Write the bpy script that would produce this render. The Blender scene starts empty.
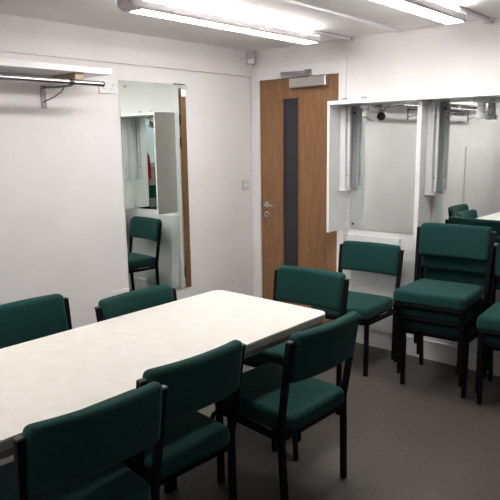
import bpy, bmesh, math, random
from mathutils import Vector, Matrix
random.seed(7)
scene = bpy.context.scene
COL = scene.collection
R = math.radians

# ------------------------------------------------------------------ materials
def new_mat(name):
    m = bpy.data.materials.new(name); m.use_nodes = True
    nt = m.node_tree
    return m, nt, nt.nodes['Principled BSDF']

def noise_mat(name, c1, c2, scale=20, rough=0.5, bump=0.0, bscale=None, metal=0.0, stretch=(1, 1, 1), detail=6, spec=0.5, lo=0.35, hi=0.65):
    m, nt, b = new_mat(name)
    tc = nt.nodes.new('ShaderNodeTexCoord'); mp = nt.nodes.new('ShaderNodeMapping')
    mp.inputs['Scale'].default_value = stretch
    n = nt.nodes.new('ShaderNodeTexNoise'); n.inputs['Scale'].default_value = scale; n.inputs['Detail'].default_value = detail
    r = nt.nodes.new('ShaderNodeValToRGB')
    r.color_ramp.elements[0].color = (*c1, 1); r.color_ramp.elements[1].color = (*c2, 1)
    r.color_ramp.elements[0].position = lo; r.color_ramp.elements[1].position = hi
    L = nt.links.new
    L(tc.outputs['Object'], mp.inputs['Vector']); L(mp.outputs['Vector'], n.inputs['Vector'])
    L(n.outputs['Fac'], r.inputs['Fac']); L(r.outputs['Color'], b.inputs['Base Color'])
    b.inputs['Roughness'].default_value = rough; b.inputs['Metallic'].default_value = metal
    b.inputs['Specular IOR Level'].default_value = spec
    if bump:
        n2 = nt.nodes.new('ShaderNodeTexNoise'); n2.inputs['Scale'].default_value = bscale or scale * 4; n2.inputs['Detail'].default_value = 4
        bp = nt.nodes.new('ShaderNodeBump'); bp.inputs['Strength'].default_value = bump; bp.inputs['Distance'].default_value = 0.01
        L(mp.outputs['Vector'], n2.inputs['Vector']); L(n2.outputs['Fac'], bp.inputs['Height']); L(bp.outputs['Normal'], b.inputs['Normal'])
    return m

def flat_mat(name, c, rough=0.5, metal=0.0, spec=0.5):
    return noise_mat(name, tuple(x * 0.96 for x in c), c, 12, rough, metal=metal, spec=spec)

def emit_mat(name, c, s):
    m, nt, b = new_mat(name)
    b.inputs['Base Color'].default_value = (.9, .9, .9, 1)
    b.inputs['Emission Color'].default_value = (*c, 1); b.inputs['Emission Strength'].default_value = s
    return m

M = {}
M['wall'] = noise_mat('white_wall_paint', (.70, .685, .68), (.735, .72, .715), 3, .75, .12, 60, spec=.25)
M['wall_upper'] = noise_mat('upper_wall_paint', (.68, .66, .65), (.72, .70, .69), 3, .75, .1, 60, spec=.25)
M['ceiling'] = noise_mat('ceiling_paint', (.74, .72, .71), (.77, .75, .74), 2, .8, .08, 50, spec=.2)
M['floor'] = noise_mat('grey_brown_vinyl', (.074, .066, .059), (.088, .079, .071), 38, .55, .04, 90, detail=10, spec=.3)
M['gloss_white'] = flat_mat('white_gloss_paint', (.76, .755, .75), .4)
M['melamine'] = flat_mat('white_melamine', (.77, .77, .765), .35)
M['plastic'] = flat_mat('white_plastic', (.74, .74, .73), .35)
M['sensor_plastic'] = flat_mat('light_grey_plastic', (.42, .40, .40), .4)
M['grey_plastic'] = flat_mat('grey_plastic', (.56, .55, .54), .4)
M['lamp_metal'] = flat_mat('white_enamelled_steel', (.66, .67, .70), .3)
M['fitting'] = flat_mat('grey_white_fitting', (.58, .55, .565), .45)
M['oak'] = noise_mat('oak_veneer', (.19, .090, .036), (.285, .148, .064), 7, .45, .03, 30, stretch=(9, 9, .55), detail=8, lo=.3, hi=.7)
M['oak_dark'] = noise_mat('oak_bead', (.20, .085, .033), (.27, .125, .055), 7, .45, stretch=(9, 9, .6))
M['pine'] = noise_mat('bare_timber', (.36, .27, .19), (.44, .34, .25), 8, .6, stretch=(1, 8, 8))
M['steel'] = flat_mat('brushed_steel', (.60, .59, .57), .28, 1.0)
M['chrome'] = flat_mat('chrome', (.50, .47, .50), .2, 1.0)
M['bracket'] = flat_mat('dull_steel', (.22, .215, .22), .42, .7)
M['black_metal'] = noise_mat('black_powder_coat', (.0025, .0025, .003), (.004, .004, .0045), 40, .55, spec=.12)
M['dark'] = flat_mat('dark_metal', (.03, .03, .032), .4)
M['fabric'] = noise_mat('green_weave', (.009, .042, .0365), (.012, .051, .0445), 160, .92, .2, 420, spec=.10, detail=3)
_b = M['fabric'].node_tree.nodes['Principled BSDF']; _b.inputs['Sheen Weight'].default_value = .12; _b.inputs['Sheen Roughness'].default_value = .45; _b.inputs['Sheen Tint'].default_value = (.55, .9, .82, 1)
M['fabric_under'] = flat_mat('black_seat_base', (.012, .014, .014), .8)
M['table'] = noise_mat('cream_laminate', (.66, .635, .585), (.70, .68, .635), 16, .42, .02, 60, detail=8, spec=.35)
M['edge'] = noise_mat('grey_edge_strip', (.34, .32, .29), (.42, .395, .36), 30, .5)
M['apron'] = noise_mat('table_frame_timber', (.17, .155, .135), (.23, .21, .185), 18, .6, stretch=(6, .6, 6))
M['red'] = noise_mat('red_cloth', (.35, .012, .02), (.45, .02, .03), 30, .85, .2, 120, spec=.1)
M['far_wall'] = noise_mat('low_bounce_beige_paint', (.40, .39, .375), (.43, .42, .40), 3, .8, .1, 60, spec=.2)  # right and front walls toned darker to cut bounce onto the chair backs
M['board'] = flat_mat('white_board_face', (.70, .705, .70), .45)
M['tube'] = emit_mat('fluorescent_tube', (1.0, .965, .94), 36)
M['diffuser'] = emit_mat('lit_diffuser', (1.0, .965, .94), 18.5)

m, nt, b = new_mat('mirror_silver'); M['mirror'] = m
b.inputs['Base Color'].default_value = (.925, .965, .95, 1); b.inputs['Metallic'].default_value = 1; b.inputs['Roughness'].default_value = 0.0
m, nt, b = new_mat('old_mirror_silver'); M['old_mirror'] = m
b.inputs['Base Color'].default_value = (.74, .81, .775, 1); b.inputs['Metallic'].default_value = 1; b.inputs['Roughness'].default_value = 0.0
m, nt, b = new_mat('dark_corridor_glass'); M['dark_glass'] = m
b.inputs['Base Color'].default_value = (.030, .031, .039, 1); b.inputs['Roughness'].default_value = .22; b.inputs['Specular IOR Level'].default_value = .3  # opaque pane; the dark corridor behind it is put into the colour
m, nt, b = new_mat('window_glass'); M['glass'] = m
nt.nodes.remove(b)
g = nt.nodes.new('ShaderNodeBsdfGlass'); g.inputs['IOR'].default_value = 1.45; g.inputs['Roughness'].default_value = 0
nt.links.new(g.outputs[0], nt.nodes['Material Output'].inputs[0])

# ------------------------------------------------------------------ mesh helpers
def box(bm, x0, x1, y0, y1, z0, z1, bev=0, seg=2):
    t = bmesh.new()
    bmesh.ops.create_cube(t, size=1)
    for v in t.verts:
        v.co = Vector((x0 + (v.co.x + .5) * (x1 - x0), y0 + (v.co.y + .5) * (y1 - y0), z0 + (v.co.z + .5) * (z1 - z0)))
    if bev:
        bmesh.ops.bevel(t, geom=list(t.edges), offset=bev, segments=seg, affect='EDGES', profile=.5, clamp_overlap=True)
    merge(bm, t)

def merge(bm, t):
    me = bpy.data.meshes.new('tmp'); t.to_mesh(me); t.free(); bm.from_mesh(me); bpy.data.meshes.remove(me)

def sweep(bm, pts, rad, n=12, square=False, up=None):
    """tube (round or square) along a polyline"""
    pts = [Vector(p) for p in pts]
    rings = []
    prev = None
    for i, p in enumerate(pts):
        if i == 0: d = pts[1] - pts[0]
        elif i == len(pts) - 1: d = pts[-1] - pts[-2]
        else: d = (pts[i + 1] - p).normalized() + (p - pts[i - 1]).normalized()
        d.normalize()
        a = Vector(up) if up else (Vector((0, 0, 1)) if abs(d.z) < .9 else Vector((0, 1, 0)))
        if prev is not None and not up: a = prev
        s = d.cross(a).normalized(); t = s.cross(d).normalized(); prev = t
        ring = []
        k = 4 if square else n
        for j in range(k):
            ang = 2 * math.pi * j / k + (math.pi / 4 if square else 0)
            rr = rad * (math.sqrt(2) if square else 1)
            ring.append(bm.verts.new(p + s * math.cos(ang) * rr + t * math.sin(ang) * rr))
        rings.append(ring)
    k = len(rings[0])
    for i in range(len(rings) - 1):
        for j in range(k):
            bm.faces.new((rings[i][j], rings[i][(j + 1) % k], rings[i + 1][(j + 1) % k], rings[i + 1][j]))
    bm.faces.new(rings[0][::-1]); bm.faces.new(rings[-1])

def lathe(bm, origin, axis, prof, n=20):
    """prof: list of (distance along axis, radius)"""
    o = Vector(origin); ax = Vector(axis).normalized()
    a = Vector((0, 0, 1)) if abs(ax.z) < .9 else Vector((1, 0, 0))
    s = ax.cross(a).normalized(); t = ax.cross(s).normalized()
    rings = []
    for d, r in prof:
        rings.append([bm.verts.new(o + ax * d + s * math.cos(2 * math.pi * j / n) * r + t * math.sin(2 * math.pi * j / n) * r) for j in range(n)])
    for i in range(len(rings) - 1):
        for j in range(n):
            bm.faces.new((rings[i][j], rings[i][(j + 1) % n], rings[i + 1][(j + 1) % n], rings[i + 1][j]))
    bm.faces.new(rings[0][::-1]); bm.faces.new(rings[-1])

def obj(name, bm, mat, parent=None, smooth=False, kind=None, label=None):
    bmesh.ops.recalc_face_normals(bm, faces=list(bm.faces))
    me = bpy.data.meshes.new(name); bm.to_mesh(me); bm.free()
    me.materials.append(M[mat])
    if smooth:
        for p in me.polygons: p.use_smooth = True
        try: me.set_sharp_from_angle(angle=R(40))
        except Exception: pass
    o = bpy.data.objects.new(name, me); COL.objects.link(o)
    if parent is not None:
        o.parent = parent
        # geometry is given in world coordinates when the parent sits elsewhere
        o.location = -Vector(parent.location) if parent.parent is None and parent.get('world_geo') else (0, 0, 0)
    if kind: o['kind'] = kind
    if label: o['label'] = label
    return o

def tag(o, label, cat, group=None):
    o['label'] = label; o['category'] = cat
    if group: o['group'] = group
    return o

def empty(name, loc=(0, 0, 0), rz=0, label=None, cat=None, group=None):
    o = bpy.data.objects.new(name, None); COL.objects.link(o)
    o.location = loc; o.rotation_euler = (0, 0, rz); o.empty_display_size = .1
    if label: tag(o, label, cat, group)
    return o

class Thing:
    """an empty at the thing's base; parts are given in world coordinates"""
    def __init__(s, name, base, label, cat, group=None):
        s.o = empty(name, base, 0, label, cat, group); s.b = Vector(base)
    def part(s, name, bm, mat, smooth=False, label=None, parent=None):
        for v in bm.verts: v.co -= s.b
        return obj(name, bm, mat, parent or s.o, smooth, label=label)

def copy_tree(o, parent=None):
    c = o.copy(); COL.objects.link(c)
    if parent is not None: c.parent = parent
    for ch in [x for x in bpy.data.objects if x.parent == o]:
        copy_tree(ch, c)
    return c

def B(*a, **k):
    bm = bmesh.new(); box(bm, *a, **k); return bm

# ------------------------------------------------------------------ room shell
H = 2.30
XR, YF = 5.0, -6.6
bm = B(-.15, XR + .15, YF - .15, .15, -.12, 0); obj('floor', bm, 'floor', kind='structure')
bm = B(-.15, XR + .15, YF - .15, .15, H, H + .12); obj('ceiling', bm, 'ceiling', kind='structure')
bm = B(-.15, 0, YF, .15, 0, H); obj('wall_left', bm, 'wall', kind='structure')
bm = B(-.15, XR + .15, YF - .15, YF, 0, H); obj('wall_front', bm, 'far_wall', kind='structure')
# back wall with the door opening
DX0, DX1, DT = .100, .893, 2.063
bm = bmesh.new()
box(bm, 0, DX0, 0, .15, 0, H); box(bm, DX1, XR + .15, 0, .15, 0, H); box(bm, DX0, DX1, 0, .15, DT, H)
obj('wall_back', bm, 'wall', kind='structure')
# right wall with the window opening
WY0, WY1, WZ0, WZ1 = -4.3, -2.98, 1.15, 2.0
bm = bmesh.new()
box(bm, XR, XR + .15, YF, WY0, 0, H); box(bm, XR, XR + .15, WY1, 0, 0, H)
box(bm, XR, XR + .15, WY0, WY1, 0, WZ0); box(bm, XR, XR + .15, WY0, WY1, WZ1, H)
obj('wall_right', bm, 'far_wall', kind='structure')
# boarding on the upper left wall: its lower edge is the fine line under the ceiling
bm = B(0, .018, YF, 0, 2.094, H); obj('trim_1', bm, 'wall_upper', kind='structure')
# lower wall lining far down the left wall (seen in the right dressing mirror)
bm = B(0, .02, YF, -4.68, .1, 1.435, bev=.004); obj('trim_2', bm, 'wall', kind='structure')
# door architrave
bm = bmesh.new()
box(bm, .022, DX0 + .008, -.016, 0, 0, DT + .086, bev=.003); box(bm, DX1 - .006, .948, -.016, 0, 0, DT + .086, bev=.003)
box(bm, DX0 + .008, DX1 - .006, -.016, 0, DT - .008, DT + .086, bev=.003)
obj('trim_3', bm, 'gloss_white', kind='structure')
# boxed-in skirting along the back wall
bm = bmesh.new(); box(bm, .95, XR, -.030, 0, 0, .125); box(bm, .95, XR, -.036, 0, .129, .141, bev=.003)
obj('baseboard_back', bm, 'gloss_white', kind='structure')
bm = B(0, .014, YF, 0, 0, .10, bev=.003); obj('baseboard_left', bm, 'gloss_white', kind='structure')
bm = B(XR - .014, XR, YF, -.03, 0, .10, bev=.003); obj('baseboard_right', bm, 'gloss_white', kind='structure')
bm = B(.014, XR - .014, YF, YF + .014, 0, .10, bev=.003); obj('baseboard_front', bm, 'gloss_white', kind='structure')
# narrow batten running along the ceiling between the two light fittings
bm = B(1.365, 1.405, -6.0, -.02, H - .016, H, bev=.003); obj('trim_4', bm, 'gloss_white', kind='structure')

# window in the right wall
bm = bmesh.new()
f = .05
box(bm, XR + .03, XR + .09, WY0, WY1, WZ0, WZ0 + f); box(bm, XR + .03, XR + .09, WY0, WY1, WZ1 - f, WZ1)
for y in (WY0, (WY0 + WY1) / 2 - f / 2, WY1 - f): box(bm, XR + .03, XR + .09, y, y + f, WZ0 + f, WZ1 - f)
w = obj('window_1', bm, 'gloss_white', kind='structure')
bm = bmesh.new(); box(bm, XR + .055, XR + .061, WY0 + f, WY1 - f, WZ0 + f, WZ1 - f); obj('pane', bm, 'glass', w)
bm = B(XR - .05, XR + .03, WY0 - .03, WY1 + .03, WZ0 - .025, WZ0, bev=.004); obj('window_sill', bm, 'gloss_white', w)

# ------------------------------------------------------------------ door
LX0, LX1, LZ0, LZ1 = .107, .886, .006, 2.056
GX0, GX1, GZ0, GZ1 = .335, .515, .20, 1.908
bm = bmesh.new()
y0, y1 = .002, .046
box(bm, LX0, GX0, y0, y1, LZ0, LZ1); box(bm, GX1, LX1, y0, y1, LZ0, LZ1)
box(bm, GX0, GX1, y0, y1, LZ0, GZ0); box(bm, GX0, GX1, y0, y1, GZ1, LZ1)
door = obj('door_1', bm, 'oak', kind='structure')
bm = bmesh.new()
box(bm, GX0, GX0 + .013, -.003, .03, GZ0, GZ1); box(bm, GX1 - .013, GX1, -.003, .03, GZ0, GZ1)
box(bm, GX0 + .013, GX1 - .013, -.003, .03, GZ0, GZ0 + .013); box(bm, GX0 + .013, GX1 - .013, -.003, .03, GZ1 - .013, GZ1)
obj('glazing_bead', bm, 'oak_dark', door)
bm = B(GX0 + .013, GX1 - .013, .014, .022, GZ0 + .013, GZ1 - .013); obj('vision_panel', bm, 'dark_glass', door, label='tall narrow dark glass panel')
bm = bmesh.new()
lathe(bm, (.172, .002, 1.028), (0, -1, 0), [(0, .026), (.008, .026), (.010, .022), (.010, .009), (.045, .009)])
sweep(bm, [(.172, -.043, 1.028), (.19, -.047, 1.028), (.22, -.048, 1.027), (.262, -.048, 1.024), (.278, -.045, 1.023)], .0095)
obj('door_handle', bm, 'steel', door, smooth=True)
bm = bmesh.new(); lathe(bm, (.172, .002, .945), (0, -1, 0), [(0, .026), (.007, .026), (.009, .023)])
esc = obj('keyhole_plate', bm, 'steel', door, smooth=True)
bm = bmesh.new(); lathe(bm, (.172, -.007, .945), (0, -1, 0), [(0, .010), (.004, .010)]); obj('lock_cylinder', bm, 'dark', esc)
bm = B(.100, .109, -.004, .004, 1.00, 1.07); obj('strike_plate', bm, 'bracket', door)
for z in (1.72, 1.505, .25):
    bm = bmesh.new(); sweep(bm, [(.8895, -.006, z), (.8895, -.006, z + .10)], .0075); obj('hinge', bm, 'dark', door)
bm = B(.455, .800, -.062, .002, 1.972, 2.046, bev=.005)
cl = obj('door_closer', bm, 'steel', door, label='brushed metal overhead closer body')
bm = bmesh.new()
lathe(bm, (.645, -.03, 2.046), (0, 0, 1), [(0, .016), (.012, .016)])
sweep(bm, [(.645, -.03, 2.062), (.40, -.095, 2.078)], .0085, square=True)
sweep(bm, [(.40, -.095, 2.086), (.60, -.022, 2.09)], .007, square=True)
box(bm, .57, .64, -.024, -.016, 2.075, 2.105)
obj('closer_arm', bm, 'bracket', cl)

# ------------------------------------------------------------------ chairs
PW, PT, ZT = .237, -.254, .804          # upright half spacing, set-back and height at the top
def post_y(z):
    return -.209 + (z / .40) * .016 if z <= .40 else -.193 - (z - .40) / (ZT - .40) * .058
def post_x(z): return .216 + (z / ZT) * .021

def make_chair():
    root = empty('conference_chair')
    # seat cushion
    t = bmesh.new(); bmesh.ops.create_cube(t, size=1)
    for v in t.verts: v.co = Vector((v.co.x * .424, v.co.y * .475 + .010, .4325 + v.co.z * .066))
    bmesh.ops.bevel(t, geom=[e for e in t.edges if abs(e.verts[0].co.z - e.verts[1].co.z) > .01], offset=.035, segments=4, affect='EDGES', profile=.5)
    bmesh.ops.bevel(t, geom=[e for e in t.edges if len(e.link_faces) == 2 and e.calc_face_angle() > 1.2 and e.verts[0].co.z > .45 and e.verts[1].co.z > .45], offset=.026, segments=4, affect='EDGES', profile=.5)
    for v in t.verts:
        v.co.z += .008 * (v.co.y / .24)
        v.co.x *= 1 + .03 * (v.co.y / .24)
    seat = obj('seat', t, 'fabric', root, smooth=True)
    bm = B(-.203, .203, -.20, .222, .376, .398, bev=.006); obj('seat_base', bm, 'fabric_under', seat)
    # curved backrest pad
    t = bmesh.new(); bmesh.ops.create_cube(t, size=1)
    for v in t.verts: v.co = Vector((v.co.x * .448, v.co.y * .060, v.co.z * .213))
    xe = [e for e in t.edges if abs(e.verts[0].co.x - e.verts[1].co.x) > .1]
    bmesh.ops.subdivide_edges(t, edges=xe, cuts=15, use_grid_fill=True)
    be = [e for e in t.edges if len(e.link_faces) == 2 and e.calc_face_angle() > 1.0]
    bmesh.ops.bevel(t, geom=be, offset=.024, segments=5, affect='EDGES', profile=.5, clamp_overlap=True)
    for v in t.verts:
        u = v.co.x / .2235
        z = .7175 + v.co.z
        v.co.y += post_y(z) - .002 - .026 * (1 - u * u)
        v.co.z = z
    obj('backrest', t, 'fabric', root, smooth=True)
    # legs; the rear pair run on up as the back uprights
    for s in (-1, 1):
        bm = bmesh.new(); sweep(bm, [(s * .195, .195, 0), (s * .197, .195, .385)], .0125, square=True, up=(0, 1, 0)); obj('leg', bm, 'black_metal', root)
    for s in (-1, 1):
        bm = bmesh.new()
        sweep(bm, [(s * post_x(z), post_y(z), z) for z in (0, .20, .37, .40, .43, .60, ZT - .012)], .0118, square=True, up=(0, 1, 0))
        lg = obj('leg', bm, 'black_metal', root)
        bm = B(s * PW - .0124, s * PW + .0124, PT - .0114, PT + .0134, ZT - .015, ZT - .006, bev=.003); obj('end_cap', bm, 'dark', lg)
    bm = bmesh.new()
    for s in (-1, 1):
        sweep(bm, [(s * .1965, .195, .363), (s * .225, post_y(.363), .363)], .0115, square=True)
    sweep(bm, [(-.196, .195, .363), (.196, .195, .363)], .0115, square=True)
    sweep(bm, [(-.224, post_y(.363), .363), (.224, post_y(.363), .363)], .0115, square=True)
    obj('seat_frame', bm, 'black_metal', root)
    return root

G = 'green conference chairs'
SH, SF = .096, .061
proto = make_chair(); used = [False]
def chair(x, y, rot, label, n=0):
    o = proto if not used[0] else copy_tree(proto)
    used[0] = True
    a = R(rot)
    o.location = (x - math.sin(a) * SF * n, y + math.cos(a) * SF * n, SH * n)
    o.rotation_euler = (0, 0, a)
    tag(o, label, 'chair', G)
    return o
chair(1.771, -3.013, 85.5, 'green chair nearest the camera, its back to us, on the near side of the table')
chair(1.701, -2.556, 87.4, 'green padded chair between two others on the near long side of the table')
chair(1.845, -1.948, 88.6, 'green chair at the near right table corner with its whole seat in view')
chair(1.471, -1.407, 184.2, 'green chair at the table end in front of the wooden door')
chair(1.322, -2.127, -90.0, 'green padded chair across the table whose backrest shows below the tall wall mirror')
chair(1.040, -2.602, -90.0, 'green chair across the table, cut by the left edge of the photo')
chair(1.288, -.402, 184.2, 'green padded chair standing alone against the wall below the left dressing mirror')
FX, FY = 1.926, -.335
chair(FX, FY, 185.6, 'bottom green chair of the stack of three below the dressing mirrors', 0)
chair(FX, FY, 185.6, 'middle green chair of the stack of three below the dressing mirrors', 1)
chair(FX, FY, 185.6, 'top green chair of the stack of three below the dressing mirrors', 2)
chair(2.412, -.317, 188.0, 'lower green chair of the stack cut by the right edge of the photo', 0)
chair(2.412, -.317, 188.0, 'upper green chair of the stack cut by the right edge of the photo', 1)
chair(4.45, -2.75, 90, 'green chair by the window, only seen reflected in the tall wall mirror')

# ------------------------------------------------------------------ folding table
TX0, TX1, TY0, TY1, TZ = 1.117, 1.872, -3.41, -1.588, .74
t = Thing('folding_table', (1.495, -2.495, 0), 'long cream topped folding table with green chairs along its sides', 'table')
def slab(x0, x1, y0, y1, z0, z1, r):
    tb = bmesh.new(); bmesh.ops.create_cube(tb, size=1)
    for v in tb.verts: v.co = Vector((x0 + (v.co.x + .5) * (x1 - x0), y0 + (v.co.y + .5) * (y1 - y0), z0 + (v.co.z + .5) * (z1 - z0)))
    bmesh.ops.bevel(tb, geom=[e for e in tb.edges if abs(e.verts[0].co.z - e.verts[1].co.z) > .005], offset=r, segments=6, affect='EDGES', profile=.5)
    return tb
t.part('tabletop', slab(TX0, TX1, TY0, TY1, TZ - .006, TZ, .055), 'table')
t.part('table_edge', slab(TX0 - .001, TX1 + .001, TY0 - .001, TY1 + .001, TZ - .034, TZ - .006, .056), 'edge', label='grey edge band around the top')
bm = bmesh.new()
box(bm, TX0 + .02, TX0 + .042, TY0 + .04, TY1 - .04, TZ - .066, TZ - .034); box(bm, TX1 - .042, TX1 - .014, TY0 + .04, TY1 - .04, TZ - .066, TZ - .034)
box(bm, TX0 + .042, TX1 - .042, TY0 + .04, TY0 + .062, TZ - .066, TZ - .034); box(bm, TX0 + .042, TX1 - .042, TY1 - .062, TY1 - .04, TZ - .066, TZ - .034)
t.part('apron', bm, 'apron')
for (yy, sy) in ((-1.688, -1), (-3.30, 1)):
    for (xx, sx) in ((1.725, 1), (1.265, -1)):
        bm = bmesh.new()
        pts = [(xx, yy, TZ - .034), (xx, yy, .22)]
        for k in range(1, 7):
            a = k / 6 * R(75)
            pts.append((xx + sx * .075 * (1 - math.cos(a)), yy + sy * .075 * (1 - math.cos(a)), .22 - .155 * math.sin(a) / math.sin(R(75))))
        x_, y_, z_ = pts[-1]
        pts += [(x_ + sx * .008, y_ + sy * .008, .03), (x_ + sx * .009, y_ + sy * .009, .0)]
        sweep(bm, pts, .0135, n=12)
        t.part('leg', bm, 'black_metal', smooth=True)
    bm = bmesh.new(); sweep(bm, [(1.265, yy, .62), (1.725, yy, .62)], .010)
    t.part('leg_crossbar', bm, 'black_metal', smooth=True)

# ------------------------------------------------------------------ tall wall mirror
t = Thing('wall_mirror', (0, -1.06, .43), 'tall frameless mirror screwed to the left white wall', 'mirror')
bm = B(.0017, .0065, -1.368, -.755, .430, 1.985)
bm.transform(Matrix.Translation((.004, -1.06, 0)) @ Matrix.Rotation(R(.17), 4, 'Z') @ Matrix.Translation((-.004, 1.06, 0)))
t.part('mirror_glass', bm, 'old_mirror')
bm = bmesh.new(); box(bm, .0005, .012, -.79, -.74, 1.952, 1.985, bev=.003); t.part('clip', bm, 'grey_plastic', label='white corner clip')
bm = bmesh.new(); box(bm, .0005, .010, -.87, -.76, 1.984, 1.992); t.part('clip', bm, 'dark', label='dark metal top clip')
bm = bmesh.new(); lathe(bm, (.006, -1.32, 1.945), (1, 0, 0), [(0, .011), (.003, .011), (.005, .006)]); t.part('screw', bm, 'bracket')
bm = bmesh.new(); lathe(bm, (.006, -1.32, .47), (1, 0, 0), [(0, .011), (.003, .011), (.005, .006)]); t.part('screw', bm, 'bracket')
bm = bmesh.new(); lathe(bm, (.006, -.80, .47), (1, 0, 0), [(0, .011), (.003, .011), (.005, .006)]); t.part('screw', bm, 'bracket')

# ------------------------------------------------------------------ shelf and clothes rail on the left wall
t = Thing('wall_shelf', (0, -3.2, 1.977), 'long white shelf board on the left wall above the metal rail', 'shelf')
t.part('shelf_board', B(.009 - .009, .30, -4.90, -1.638, 1.978, 2.014, bev=.002), 'melamine')
for y in (-1.93, -2.88, -3.83, -4.72):
    t.part('cleat', B(.02, .27, y + .05, y + .11, 1.940, 1.978), 'pine', label='bare timber cleat under the shelf')
t = Thing('clothes_rail', (0, -3.2, 1.78), 'polished metal clothes rail on brackets under the white wall shelf', 'rail')
bm = bmesh.new(); sweep(bm, [(.31, -4.85, 1.917), (.31, -1.722, 1.917)], .0155, n=16)
t.part('rod', bm, 'chrome', smooth=True)
bm = bmesh.new(); lathe(bm, (.31, -1.722, 1.917), (0, 1, 0), [(0, .0165), (.008, .0165), (.011, .012)]); t.part('rod_end', bm, 'dark', smooth=True)
for y in (-1.938, -2.88, -3.83, -4.72):
    bm = bmesh.new()
    box(bm, 0, .005, y - .018, y + .018, 1.783, 1.918)
    sweep(bm, [(.004, y, 1.905), (.15, y, 1.898), (.31, y, 1.897)], .006, square=True)
    sweep(bm, [(.004, y, 1.82), (.13, y, 1.845), (.20, y, 1.865), (.24, y, 1.897)], .005, n=8)
    br = t.part('bracket', bm, 'bracket')
    bm = bmesh.new(); lathe(bm, (.31, y - .012, 1.917), (0, 1, 0), [(0, .0195), (.024, .0195)]); t.part('collar', bm, 'dark', smooth=True, parent=br)

# ------------------------------------------------------------------ electrical bits
def socket(y0, z0, label):
    t = Thing('double_socket', (0, y0 + .0735, z0), label, 'socket', 'white double wall sockets')
    t.part('face_plate', B(0, .010, y0, y0 + .147, z0, z0 + .086, bev=.003), 'plastic')
    for dy in (.040, .107):
        for (a_, c_, e_, f_) in ((-.003, .003, .050, .058), (-.014, -.008, .030, .034), (.008, .014, .030, .034)):
            t.part('pin_hole', B(.0099, .0105, y0 + dy + a_, y0 + dy + c_, z0 + e_, z0 + f_), 'dark')
        t.part('switch', B(.0099, .013, y0 + dy + .010, y0 + dy + .026, z0 + .058, z0 + .076, bev=.0015), 'plastic')
socket(-1.532, 1.891, 'white double wall socket high on the wall beside the top corner of the tall mirror')
socket(-1.516, .452, 'white double wall socket low on the wall beside the bottom corner of the tall mirror')
t = Thing('light_switch', (0, -.088, 1.15), 'square light switch on the left wall beside the door', 'switch')
t.part('face_plate', B(0, .010, -.131, -.045, 1.150, 1.236, bev=.003), 'grey_plastic')
t.part('rocker', B(.0095, .0135, -.100, -.076, 1.178, 1.208, bev=.001), 'plastic')
t = Thing('motion_sensor', (.040, -.040, 2.18), 'small white motion sensor box high in the corner above the door', 'sensor')
rot = Matrix.Translation((.036, -.036, 0)) @ Matrix.Rotation(R(45), 4, 'Z')
bm = B(-.036, .036, -.022, .022, 2.185, 2.285, bev=.008, seg=3); bm.transform(rot); t.part('housing', bm, 'sensor_plastic', smooth=True)
bm = B(-.028, .028, -.026, -.020, 2.195, 2.23, bev=.003); bm.transform(rot); t.part('lens', bm, 'plastic')

# ------------------------------------------------------------------ dressing mirror unit on the back wall
CX0, CX1, CD, CZ0, CZ1 = .952, 2.80, -.258, .888, 1.838
DV = (1.622, 1.653)
t = Thing('dressing_mirror_unit', (1.67, 0, CZ0), 'white open fronted mirror unit with two bays on the back wall', 'mirror unit')
t.part('top_panel', B(CX0, CX1, CD, 0, CZ1 - .026, CZ1, bev=.0015), 'melamine')
t.part('side_panel', B(CX0, CX0 + .020, CD, 0, CZ0, CZ1 - .026, bev=.0015), 'melamine')
t.part('side_panel', B(CX1 - .020, CX1, CD, 0, CZ0, CZ1 - .026, bev=.0015), 'melamine')
t.part('divider', B(DV[0], DV[1], -.205, 0, CZ0, CZ1 - .026, bev=.0015), 'melamine')
t.part('mirror_glass', B(.993, DV[0] - .016, -.006, -.001, .893, CZ1 - .028), 'mirror')
t.part('mirror_glass', B(DV[1] + .022, CX1 - .04, -.006, -.001, .893, CZ1 - .028), 'mirror')
for (x, z) in ((1.025, .93), (1.025, 1.76), (1.725, .93), (1.725, 1.76)):
    bm = bmesh.new(); lathe(bm, (x, -.006, z), (0, -1, 0), [(0, .009), (.003, .009), (.004, .005)]); t.part('screw', bm, 'dark')
for x in (1.06, 1.22):
    bm = bmesh.new()
    pts = [(x + .016 * math.cos(a) * 1.4, -.20, CZ1 - .001 + .018 * math.sin(a)) for a in [math.pi * k / 8 for k in range(9)]]
    sweep(bm, pts, .003, n=8); t.part('cable_loop', bm, 'dark')

LG = 'vertical strip lights in the mirror unit'
def strip_light(xp, sgn, label, k=1.0):
    """batten fixed to a panel face at x = xp, standing out in direction sgn"""
    t = Thing('strip_light', (xp, -.085, 1.20), label, 'light', LG)
    X = lambda a, b: (min(xp + sgn * a * k, xp + sgn * b * k), max(xp + sgn * a * k, xp + sgn * b * k))
    t.part('housing', B(*X(0, .048), -.122, -.062, 1.205, 1.810, bev=.004), 'lamp_metal')
    t.part('end_cap', B(*X(0, .060), -.126, -.058, 1.188, 1.206, bev=.003), 'lamp_metal')
    bm = bmesh.new(); sweep(bm, [(xp + sgn * .062 * k, -.092, 1.215), (xp + sgn * .062 * k, -.092, 1.800)], .010 * k, n=12)
    t.part('tube', bm, 'plastic', smooth=True, label='unlit white tube')
    for z in (1.30, 1.70): t.part('tube_clip', B(*X(.046, .064), -.100, -.084, z, z + .012), 'bracket')
strip_light(CX0 + .020, 1, 'unlit vertical strip light on the left side panel of the mirror unit')
strip_light(DV[1], 1, 'unlit vertical strip light on the right face of the mirror unit divider')
strip_light(DV[0], -1, 'unlit vertical strip light on the left face of the mirror unit divider, mostly hidden', .45)

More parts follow.
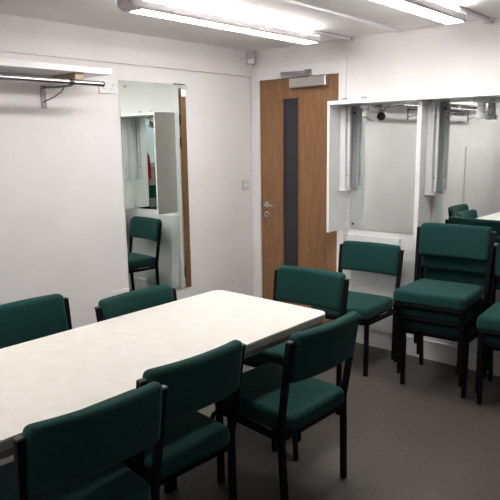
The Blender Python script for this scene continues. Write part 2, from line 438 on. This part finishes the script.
# spot lamp in the left bay, aimed back at the mirror
zt = CZ1 - .026
t = Thing('spot_lamp', (1.175, -.10, 1.70), 'small white spot lamp hanging in the left mirror bay', 'lamp', 'lamps under the top of the mirror unit')
t.part('base', B(1.145, 1.215, -.135, -.070, zt - .026, zt, bev=.004), 'plastic')
bm = bmesh.new(); sweep(bm, [(1.185, -.10, zt - .024), (1.187, -.11, zt - .05), (1.190, -.118, zt - .075)], .006, n=8); t.part('arm', bm, 'grey_plastic')
bm = bmesh.new(); lathe(bm, (1.187, -.145, 1.748), (.30, 1, -.25), [(0, .016), (.004, .024), (.045, .027), (.075, .036), (.078, .036), (.078, .030), (.060, .018)], 24)
t.part('head', bm, 'plastic', smooth=True)
bm = bmesh.new(); lathe(bm, Vector((1.187, -.145, 1.748)) + Vector((.30, 1, -.25)).normalized() * .062, (.30, 1, -.25), [(0, .022), (.016, .030), (.0165, .012)], 24)
t.part('lamp_face', bm, 'dark', smooth=True, label='dark lamp face seen in the mirror')
bm = bmesh.new(); sweep(bm, [(1.21, -.06, zt - .012), (1.27, -.05, zt - .03), (1.30, -.05, zt - .018), (1.36, -.05, zt - .006)], .003, n=8)
t.part('cable', bm, 'grey_plastic')
t = Thing('lamp_holder', (2.0, -.09, 1.70), 'white cylindrical lamp holder hanging in the right mirror bay', 'lamp', 'lamps under the top of the mirror unit')
bm = bmesh.new(); lathe(bm, (2.0, -.10, zt), (0, 0, -1), [(0, .046), (.020, .046), (.024, .040)], 28); t.part('base', bm, 'plastic', smooth=True)
bm = bmesh.new(); lathe(bm, (2.0, -.10, zt - .022), (0, 0, -1), [(0, .024), (.06, .026), (.075, .027), (.082, .034), (.105, .034), (.108, .028), (.108, .010)], 28)
t.part('socket', bm, 'plastic', smooth=True)
bm = bmesh.new(); lathe(bm, (2.0, -.10, zt - .045), (0, 0, -1), [(0, .0275), (.006, .0275)], 28); t.part('ring', bm, 'grey_plastic', smooth=True)

# ------------------------------------------------------------------ white board leaning below the unit
t = Thing('white_panel', (1.18, -.03, .14), 'white board leaning against the wall below the left dressing mirror, behind the lone chair', 'board')
bm = B(-.245, .245, -.011, .011, 0, .712, bev=.002)
mat = Matrix.Translation((1.180, -.022 - .045, .002)) @ Matrix.Rotation(R(-4.0), 4, 'X')
bm2 = bm
bm2.transform(Matrix.Translation((1.182, -.068, .0)) @ Matrix.Rotation(R(-1.5), 4, 'X') @ Matrix.Rotation(R(0), 4, 'Y'))
for v in bm2.verts: v.co.z += .141
for v in bm2.verts: v.co.y += .036
t.part('board', bm2, 'board')

# ------------------------------------------------------------------ ceiling lights
FG = 'ceiling light battens'
def fitting(xc, y0, y1, label, conduit=False):
    """shallow batten: a diffuser strip underneath, an opaque grey side rail, and an upward tube behind the rail"""
    t = Thing('ceiling_light', (xc, (y0 + y1) / 2, H), label, 'light', FG)
    zb = 2.215
    bm = bmesh.new()
    # body, open towards +x above the side rail
    prof = [(-.050, H - .001), (-.050, zb + .0255), (-.040, zb + .0255), (-.036, zb + .012), (.062, zb + .012), (.062, zb - .001), (.068, zb + .002),
            (.071, zb + .012), (.071, zb + .036), (.067, zb + .043), (.055, zb + .045), (.02, zb + .045), (.0, H - .001)]
    a = [bm.verts.new((xc + px, y0, pz)) for px, pz in prof]; b_ = [bm.verts.new((xc + px, y1, pz)) for px, pz in prof]
    n = len(prof)
    for k in range(n): bm.faces.new((a[k], a[(k + 1) % n], b_[(k + 1) % n], b_[k]))
    bm.faces.new(a[::-1]); bm.faces.new(b_)
    t.part('body', bm, 'fitting')
    bm = B(xc - .048, xc + .061, y0 + .004, y1 - .004, zb, zb + .026, bev=.008)
    t.part('diffuser', bm, 'diffuser', label='lit white diffuser strip')
    bm = bmesh.new(); sweep(bm, [(xc + .040, y0 + .02, zb + .0585), (xc + .040, y1 - .06, zb + .0585)], .0125, n=16)
    t.part('tube', bm, 'tube', smooth=True, label='lit fluorescent tube')
    for (ya, yb, sg) in ((y0 - .075, y0, -1), (y1, y1 + .03, 1)):
        bm = bmesh.new()
        pr = [(-.052, H - .001), (-.052, zb + .012), (-.044, zb - .002), (.062, zb - .002), (.074, zb + .008), (.074, zb + .044), (.05, zb + .05), (.02, zb + .05), (.0, H - .001)]
        n = len(pr); rings = []
        for f, yy in ((1.0, yb if sg < 0 else ya), (1.0, (ya + yb) / 2), (.86, ya + .012 if sg < 0 else yb - .006), (.6, ya if sg < 0 else yb)):
            rings.append([bm.verts.new((xc + px * f, yy, H - .001 - (H - .001 - pz) * f)) for px, pz in pr])
        for q in range(len(rings) - 1):
            for k in range(n): bm.faces.new((rings[q][k], rings[q][(k + 1) % n], rings[q + 1][(k + 1) % n], rings[q + 1][k]))
        bm.faces.new(rings[0][::-1]); bm.faces.new(rings[-1])
        t.part('end_cap', bm, 'fitting', smooth=True)
    if conduit:
        xq = xc + .035
        bm = bmesh.new(); sweep(bm, [(xq, y1 - .06, H - .013), (xq, -.05, H - .013)], .012, n=10); c = t.part('conduit', bm, 'fitting', smooth=True)
        bm = B(xq - .022, xq + .022, -.05, -.001, H - .036, H - .001, bev=.004); t.part('junction_box', bm, 'fitting', parent=c)
fitting(.942, -1.965, -.455, 'lit grey sided ceiling light nearest the left wall', True)
fitting(1.955, -1.965, -.470, 'lit grey sided ceiling light nearest the dressing mirrors', True)
fitting(.942, -4.42, -2.91, 'lit ceiling light further down the room, above the far end of the rail')
fitting(.942, -6.20, -4.69, 'unseen ceiling light added farthest down the room to brighten the mirrored wall')  # unseen fitting, added to brighten the left wall seen in the right dressing mirror

# ------------------------------------------------------------------ red coat on a peg by the window (seen in the mirrors)
t = Thing('red_coat', (4.93, -2.72, .80), 'red coat hanging on a peg by the window, seen in the mirror', 'coat')
bm = bmesh.new()
rows = [(1.50, .02, .03), (1.46, .05, .10), (1.40, .07, .17), (1.20, .075, .18), (1.0, .08, .19), (.82, .085, .21)]
rings = []
for z, ry, rx in rows:
    ring = []
    for j in range(28):
        a = 2 * math.pi * j / 28; w_ = 1 + .10 * math.sin(6 * a) * (1.5 - z) / .7
        ring.append(bm.verts.new((4.90 + ry * w_ * math.cos(a), -2.72 + rx * w_ * math.sin(a), z)))
    rings.append(ring)
for i in range(len(rings) - 1):
    for j in range(28): bm.faces.new((rings[i][j], rings[i][(j + 1) % 28], rings[i + 1][(j + 1) % 28], rings[i + 1][j]))
bm.faces.new(rings[0][::-1]); bm.faces.new(rings[-1])
t.part('body', bm, 'red', smooth=True)
for s in (-1, 1):
    bm = bmesh.new(); sweep(bm, [(4.90, -2.72 + s * .12, 1.43), (4.90, -2.72 + s * .20, 1.30), (4.90, -2.72 + s * .22, 1.10), (4.91, -2.72 + s * .225, .92)], .05, n=12)
    t.part('sleeve', bm, 'red', smooth=True)
t2 = Thing('coat_peg', (5.0, -2.72, 1.50), 'metal coat peg on the right wall holding the red coat', 'peg')
bm = bmesh.new(); sweep(bm, [(4.999, -2.72, 1.50), (4.93, -2.72, 1.505), (4.90, -2.72, 1.53)], .007, n=8); t2.part('hook', bm, 'steel')

# ------------------------------------------------------------------ sky outside the window
w = bpy.data.worlds.new('World'); scene.world = w; w.use_nodes = True
nt = w.node_tree; bg = nt.nodes['Background']
sky = nt.nodes.new('ShaderNodeTexSky'); sky.sky_type = 'HOSEK_WILKIE'; sky.turbidity = 5; sky.sun_direction = (.2, .6, .6)
nt.links.new(sky.outputs[0], bg.inputs[0]); bg.inputs[1].default_value = 2.4

# ------------------------------------------------------------------ camera (pose solved from the room's lines)
yaw, pitch, roll = R(-41.24), R(-10.28), R(-0.80)
fw = Vector((math.sin(yaw) * math.cos(pitch), math.cos(yaw) * math.cos(pitch), math.sin(pitch)))
r0 = Vector((math.cos(yaw), -math.sin(yaw), 0)); u0 = r0.cross(fw)
rt = r0 * math.cos(roll) + u0 * math.sin(roll); up = -r0 * math.sin(roll) + u0 * math.cos(roll)
cam = bpy.data.cameras.new('Camera'); cam.sensor_width = 36; cam.sensor_fit = 'HORIZONTAL'; cam.lens = 607.4 / 500 * 36; cam.clip_start = .05
co = bpy.data.objects.new('Camera', cam); COL.objects.link(co)
m3 = Matrix((rt, up, -fw)).transposed()
co.matrix_world = Matrix.Translation((3.4714, -3.9949, 1.5735)) @ m3.to_4x4()
scene.camera = co

scene.view_settings.view_transform = 'Standard'; scene.view_settings.look = 'None'
scene.view_settings.gamma = 1; scene.view_settings.use_curve_mapping = False
scene.view_settings.exposure = 0.98
scene.cycles.use_denoising = True
scene.cycles.max_bounces = 14; scene.cycles.diffuse_bounces = 6; scene.cycles.glossy_bounces = 8
